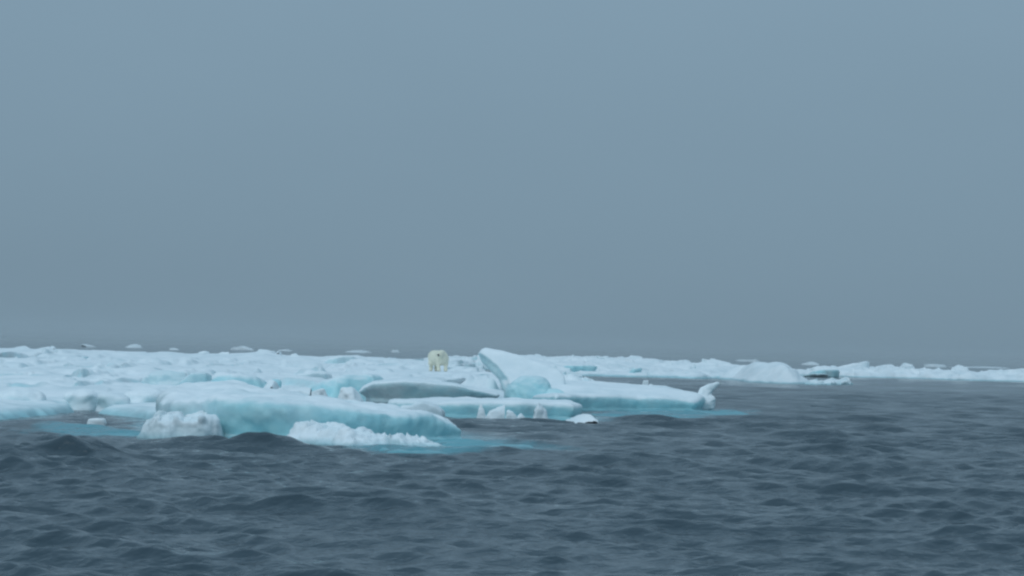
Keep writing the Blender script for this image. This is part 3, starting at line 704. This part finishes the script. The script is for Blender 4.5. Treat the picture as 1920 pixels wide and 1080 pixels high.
fblock('tilted_slab', 'tilted white slab rising to the right on the right-hand ice strip', [(1565, 689), (1600, 681), (1630, 675.5), (1642, 673.5), (1648, 678)], 296, 5, dict(blue=0.4, vary=0.2, up=0), 181, under=0.0, rnd=0.3, zbase=0.3, snow_lo=-0.6, snow_hi=0.2)
fblock('recess_shade_block', 'dark grey block standing in for the shaded hollow under the left end of the right-hand ice strip', [(1502, 704), (1520, 700), (1550, 701), (1575, 705)], 262, 6, dict(blue=0.5, vary=0.2, up=0, snow=0.5), 191, under=0.8, rnd=0.3, zbase=-0.1, edge=0.4, snow_lo=0.5, snow_hi=1.0)  # solid block, its grey colour stands for the shade of a recess
fblock('teal_block', 'faint teal step on the right-hand strip, left of the tilted white slab', [(1520, 697), (1545, 692), (1575, 692), (1590, 696)], 268, 6, dict(blue=0.8, vary=0.3, up=0, snow=0.95), 192, under=0.1, rnd=0.3, zbase=0.2, edge=0.4, snow_lo=0.5, snow_hi=1.0)
boulder('ice_hummock', 'pale pointed hummock near the right end of the right-hand strip', 1800, 699, 288, 34, 13, dict(blue=0.2, vary=0.2, up=0, snow=0.9), 183, 0.8, 0.16, 0.12, 'ice hummock', -1.3, 0.0)
boulder('ice_hummock', 'white sharp-topped hummock in the middle of the right-hand strip', 1700, 696, 290, 30, 14, dict(blue=0.4, vary=0.2, up=0), 184, 0.8, 0.16, 0.12, 'ice hummock', -1.3, 0.0)
boulder('ice_hummock', 'rounded bluish hummock at the left end of the right-hand strip', 1548, 696, 292, 60, 9, dict(blue=0.6, vary=0.3, up=0.1), 185, 0.6, 0.15, 0.15, 'ice hummock', -0.2, 0.8)
pQ = prof([(1495, 720), (1520, 715), (1545, 717), (1560, 714), (1575, 717), (1583, 711), (1591, 711), (1594, 718)], 205)
polyQ = gp([(1495, 719), (1530, 722), (1594, 721), (1592, 717), (1530, 716)], 0)
slab('drift_floe', 'low ragged bit of drift ice right of the thick white block', polyQ, lambda X, Y: pQ(X * 205 / Y), dict(blue=0.5, vary=0.3, up=0), vox=0.11, under=0.0, rnd=0.12, edge=0.4, escale=0.6, tn=0.05, tscale=0.9, seed=187, shard=[(1.0, 0.12, 0.3)], jag=0.05, cat='drift ice', snow_lo=0, snow_hi=0.7)
# faint floes out towards the horizon
for k, (px, py, D, w, h, lab) in enumerate([
        (168, 651, 420, 16, 4, 'faint grey floe near the horizon, farthest left'), (256, 652, 420, 24, 5, 'faint ragged floe near the horizon, second from the left'),
        (325, 656, 400, 16, 4, 'small pale floe near the horizon above the left pack'), (455, 656, 420, 26, 8, 'pale peaked floe near the horizon, tallest of the distant ones'),
        (535, 658, 430, 22, 3, 'thin pale floe near the horizon right of the peaked one'), (672, 661, 420, 44, 3, 'long thin floe near the horizon left of the bear'),
        (740, 660, 430, 16, 2.5, 'tiny thin floe near the horizon just left of the bear'), (1395, 677, 480, 30, 3, 'thin distant floe behind the thick white block'),
        (1415, 679, 460, 14, 4, 'small distant floe peeping over the thick white block'), (1522, 684, 470, 26, 5, 'pale distant floe right of the thick white block'),
        (1668, 685, 430, 14, 3, 'tiny distant floe right of the tilted white slab'), (1758, 688, 430, 26, 4, 'pale distant floe left of the pale pointed hummock'), (1850, 690, 470, 90, 3, 'long thin distant floe above the right end of the strip')]):
    D = min(8800.0 / (py - hor(px)), 1300.0)
    chunk('distant_floe', lab, px, py, D, w, h * 0.8, dict(blue=0.3, vary=0.2, up=0), 200 + k, depth=0.7, cat='ice floe', group='distant floes near the horizon', snow_lo=-1.3, snow_hi=0.0, sink=0.9)

# ------------------------------------------------------------------ polar bear
def build_bear():
    fur, t, b = newmat('bear_fur')
    p = geo_pos(t)
    n = noise(t, 9, 5, 0.6, p)
    r = t.nodes.new('ShaderNodeMapRange'); r.inputs['From Min'].default_value = 0.35; r.inputs['From Max'].default_value = 0.7
    t.links.new(n.outputs['Fac'], r.inputs['Value'])
    t.links.new(mixc(t, (0.84, 0.80, 0.65), (0.73, 0.69, 0.53), r.outputs[0]), b.inputs['Base Color'])
    b.inputs['Roughness'].default_value = 0.85
    n2 = noise(t, 40, 3, 0.6, p)
    bp = t.nodes.new('ShaderNodeBump'); bp.inputs['Strength'].default_value = 0.5; bp.inputs['Distance'].default_value = 0.02
    t.links.new(n2.outputs['Fac'], bp.inputs['Height']); t.links.new(bp.outputs[0], b.inputs['Normal'])
    skin, t, b2 = newmat('bear_skin')
    b2.inputs['Base Color'].default_value = (0.012, 0.011, 0.011, 1); b2.inputs['Roughness'].default_value = 0.35
    # local frame: +x image right, -y towards the viewer; hind quarters behind and to the left
    lo, hi, vx = (-0.95, -0.95, -0.06), (0.95, 1.75, 1.62), (0.026,) * 3
    X, Y, Z = grid(lo, hi, vx)
    C = lambda a, bb, ra, rb, s=(1, 1, 1): capsule(X, Y, Z, a, bb, ra, rb, s)
    F = C((0.20, 0.05, 0.84), (-0.12, 0.75, 0.82), 0.44, 0.47)                                   # chest to belly
    F = smin(F, C((-0.12, 0.75, 0.88), (-0.30, 1.15, 0.92), 0.47, 0.45), 0.15)                   # rump
    F = smin(F, C((0.16, 0.05, 1.08), (0.12, 0.2, 1.1), 0.26, 0.26), 0.2)                        # withers
    F = smin(F, C((0.16, -0.05, 1.08), (0.13, -0.48, 1.10), 0.27, 0.20), 0.14)                   # neck
    F = smin(F, C((0.13, -0.48, 1.12), (0.11, -0.60, 1.10), 0.185, 0.165), 0.08)                 # skull
    F = smin(F, C((0.09, -0.62, 1.09), (0.0, -0.82, 1.05), 0.115, 0.078), 0.06)                # muzzle
    for s in (-1, 1):
        F = smin(F, C((0.13 + s * 0.15, -0.44, 1.25), (0.13 + s * 0.165, -0.43, 1.28), 0.045, 0.04), 0.04)   # ears
    # fore legs: shoulder, elbow, wrist, paw
    for sh, el, wr, pw in (((0.40, 0.0, 0.85), (0.47, 0.05, 0.52), (0.47, -0.06, 0.16), (0.475, -0.17, 0.06)),
                           ((0.00, -0.08, 0.85), (-0.02, -0.12, 0.52), (0.02, -0.24, 0.16), (0.03, -0.36, 0.06))):
        F = smin(F, C(sh, el, 0.20, 0.145), 0.10)
        F = smin(F, C(el, wr, 0.135, 0.105), 0.06)
        F = smin(F, C(wr, pw, 0.105, 0.085, (1.25, 1, 0.9)), 0.05)
    # hind legs: hip, knee forward and high, hock back, paw
    for hp, kn, hk, pw in (((-0.46, 1.02, 0.80), (-0.52, 0.72, 0.52), (-0.52, 0.95, 0.20), (-0.51, 0.78, 0.06)),
                           ((-0.14, 1.08, 0.80), (-0.17, 0.92, 0.50), (-0.19, 1.14, 0.20), (-0.18, 0.98, 0.06))):
        F = smin(F, C(hp, kn, 0.25, 0.17), 0.10)
        F = smin(F, C(kn, hk, 0.155, 0.10), 0.06)
        F = smin(F, C(hk, pw, 0.10, 0.085, (1.2, 1, 0.9)), 0.05)
    F = smin(F, C((-0.36, 1.5, 1.0), (-0.38, 1.56, 0.9), 0.05, 0.04), 0.06)                      # tail
    co, q = nets(F, lo, vx)
    n = vnormals(co, q)
    co = co + n * (0.012 * fbm(co[:, 0] * 7, co[:, 1] * 7, co[:, 2] * 4, 9, 3))[:, None]
    e = empty('polar_bear', tuple(BEAR), 'yellowish-white polar bear facing the viewer, standing on the snowy pack', 'polar bear')
    link(bpy.data.objects.new('body', mesh_from('body', co, q, fur)), e)
    def small(name, a, bb, ra, rb, sc=(1, 1, 1)):
        l2 = np.minimum(a, bb) - 0.12; h2 = np.maximum(a, bb) + 0.12
        A, B, CC = grid(l2, h2, (0.012,) * 3)
        c2, q2 = nets(capsule(A, B, CC, a, bb, ra, rb, sc), l2, (0.012,) * 3)
        return link(bpy.data.objects.new(name, mesh_from(name, c2, q2, skin)), e)
    small('nose', np.array((-0.02, -0.885, 1.075)), np.array((0.01, -0.885, 1.075)), 0.062, 0.062, (1, 0.8, 0.9))
    small('mouth', np.array((-0.04, -0.88, 0.99)), np.array((0.03, -0.88, 0.99)), 0.014, 0.014)
    small('eye', np.array((0.045, -0.745, 1.165)), np.array((0.046, -0.745, 1.165)), 0.022, 0.022)
    small('eye', np.array((0.165, -0.745, 1.165)), np.array((0.166, -0.745, 1.165)), 0.022, 0.022)
    for cx, cyy in ((0.475, -0.26), (0.03, -0.45), (-0.51, 0.69), (-0.18, 0.89)):
        for k in range(3):
            x = cx + (k - 1) * 0.07
            small('claw', np.array((x, cyy, 0.045)), np.array((x, cyy - 0.05, 0.02)), 0.014, 0.006)
    return e
build_bear()

# ------------------------------------------------------------------ the sea
def build_sea():
    dense = np.radians(np.linspace(-17.5, 17.5, 590))
    coarse = np.radians(np.concatenate([np.arange(20, 180, 5.0), np.arange(180, 341, 5.0)]))
    ang = np.concatenate([dense, coarse])
    r1 = np.concatenate([[0.4, 2, 4, 6, 8, 9.5], np.arange(11, 30, 0.07)])
    r = list(r1)
    while r[-1] < 14000:
        r.append(r[-1] + min(max(0.07, 0.0045 * (r[-1] - 16)), r[-1] * 0.03) if r[-1] < 160 else r[-1] * 1.008 if r[-1] < 700 else r[-1] * 1.04)
    r = np.array(r)
    A, R = np.meshgrid(ang, r, indexing='ij')
    na, nr = A.shape
    X, Y = R * np.sin(A), R * np.cos(A)
    x, y, rr = X.ravel(), Y.ravel(), R.ravel()
    cell = np.gradient(r)[None, :].repeat(na, 0).ravel()
    cell = np.maximum(np.minimum(cell, rr * 0.012), rr * 0.001)
    cell = np.where(np.abs(A.ravel()) > math.radians(18), 3.0 + rr * 0.08, cell)
    # waves die down against and under the ice
    damp = np.ones_like(x); blue = np.zeros_like(x); foam = np.zeros_like(x)
    near = (rr > 40) & (rr < 420) & (np.abs(A.ravel()) < 0.33)
    xi, yi = x[near], y[near]
    dmin = np.full(xi.shape, 1e9)
    for p in FOOTPRINTS: dmin = np.minimum(dmin, polysdf(xi, yi, p))
    damp[near] = 0.10 + 0.90 * sst(-1.0, 3.0, dmin)
    fmin = np.full(xi.shape, 1e9)
    for p, f in FEET: fmin = np.minimum(fmin, polysdf(xi, yi, p) - f)
    blue[near] = 0.75 * sst(0.8, -0.5, fmin + 0.6 * fbm2(xi * 1.3, yi * 0.6, 300, 4))
    foam[near] = 0.9 * sst(0.9, 0.0, dmin) * sst(-0.3, 0.3, fbm2(xi * 0.6, yi * 0.4, 301, 3))
    rs = np.random.RandomState(7)
    lam = np.exp(np.concatenate([rs.uniform(math.log(0.3), math.log(0.9), 70), rs.uniform(math.log(0.9), math.log(2.5), 66), rs.uniform(math.log(2.5), math.log(10.0), 34)]))
    N = len(lam)
    th = math.radians(196) + rs.normal(0, 1, N) * np.where(lam < 0.9, 0.65, 0.38)          # running towards the viewer, a little to the left
    ph = rs.uniform(0, 2 * math.pi, N)
    k = 2 * math.pi / lam
    steep = np.where(lam < 0.9, 0.042, 0.030) * np.where(lam > 3.0, (3.0 / lam) ** 0.95, 1.0)
    dx = np.zeros_like(x); dy = np.zeros_like(x); z = np.zeros_like(x)
    patch = 1 + 0.30 * fbm2(x * 0.10, y * 0.06, 77, 4)
    for i in range(N):
        w = sst(2.0, 4.5, lam[i] / cell)
        if not (w > 0).any(): continue
        s, c = math.sin(th[i]), math.cos(th[i])
        a = steep[i] / k[i] * w * damp * patch
        q = k[i] * (x * s + y * c) + ph[i]
        sn, cs = np.sin(q), np.cos(q)
        z += a * cs
        dx -= 0.85 * a * s * sn; dy -= 0.85 * a * c * sn
    for px_, py_, am, wu, wv, tl in ((140, 842, 0.42, 1.5, 0.55, 0.5), (40, 868, 0.22, 1.4, 0.45, 0.4), (500, 828, 0.2, 1.6, 0.5, 0.1)):   # single steep crests
        cx, cyy = G(px_, py_ + 14, 0.0)
        ux, uy = x - cx, y - cyy
        u, v = ux * math.cos(tl) + uy * math.sin(tl), -ux * math.sin(tl) + uy * math.cos(tl)
        z += am * np.exp(-np.abs(u / wu) ** 1.6 - np.abs(v / wv) ** 1.3)
    co = np.stack([x + dx, y + dy, z - 0.02], 1)
    idx = np.arange(na * nr).reshape(na, nr)
    nxt = np.roll(idx, -1, 0)
    q = np.stack([idx[:, :-1], idx[:, 1:], nxt[:, 1:], nxt[:, :-1]], -1).reshape(-1, 4)
    ice = np.stack([foam, blue, np.zeros_like(blue)], 1)
    print('sea quads', len(q), 'z rms', z[(rr > 15) & (rr < 45)].std())
    me = mesh_from('sea', co, q, WATER, ice)
    if vnormals(co, q)[:, 2].mean() < 0: me.flip_normals()
    o = link(bpy.data.objects.new('sea', me))
    o['kind'] = 'structure'
build_sea()

# ------------------------------------------------------------------ haze over the water
def build_haze():
    s, zb, zt = 15000.0, -3.5, 4.2
    v = [(-s, -s, zb), (s, -s, zb), (s, s, zb), (-s, s, zb), (-s, -s, zt), (s, -s, zt), (s, s, zt), (-s, s, zt)]
    f = [(0, 3, 2, 1), (4, 5, 6, 7), (0, 1, 5, 4), (1, 2, 6, 5), (2, 3, 7, 6), (3, 0, 4, 7)]
    me = bpy.data.meshes.new('haze'); me.from_pydata(v, [], f)
    mt = bpy.data.materials.new('haze'); mt.use_nodes = True
    t = mt.node_tree; t.nodes.clear()
    o_ = t.nodes.new('ShaderNodeOutputMaterial'); pv = t.nodes.new('ShaderNodeVolumePrincipled')
    pv.inputs['Color'].default_value = (0.74, 0.78, 0.795, 1)
    pv.inputs['Density'].default_value = 0.0006
    t.links.new(pv.outputs[0], o_.inputs['Volume'])
    me.materials.append(mt)
    o = link(bpy.data.objects.new('haze', me)); o['kind'] = 'stuff'
build_haze()
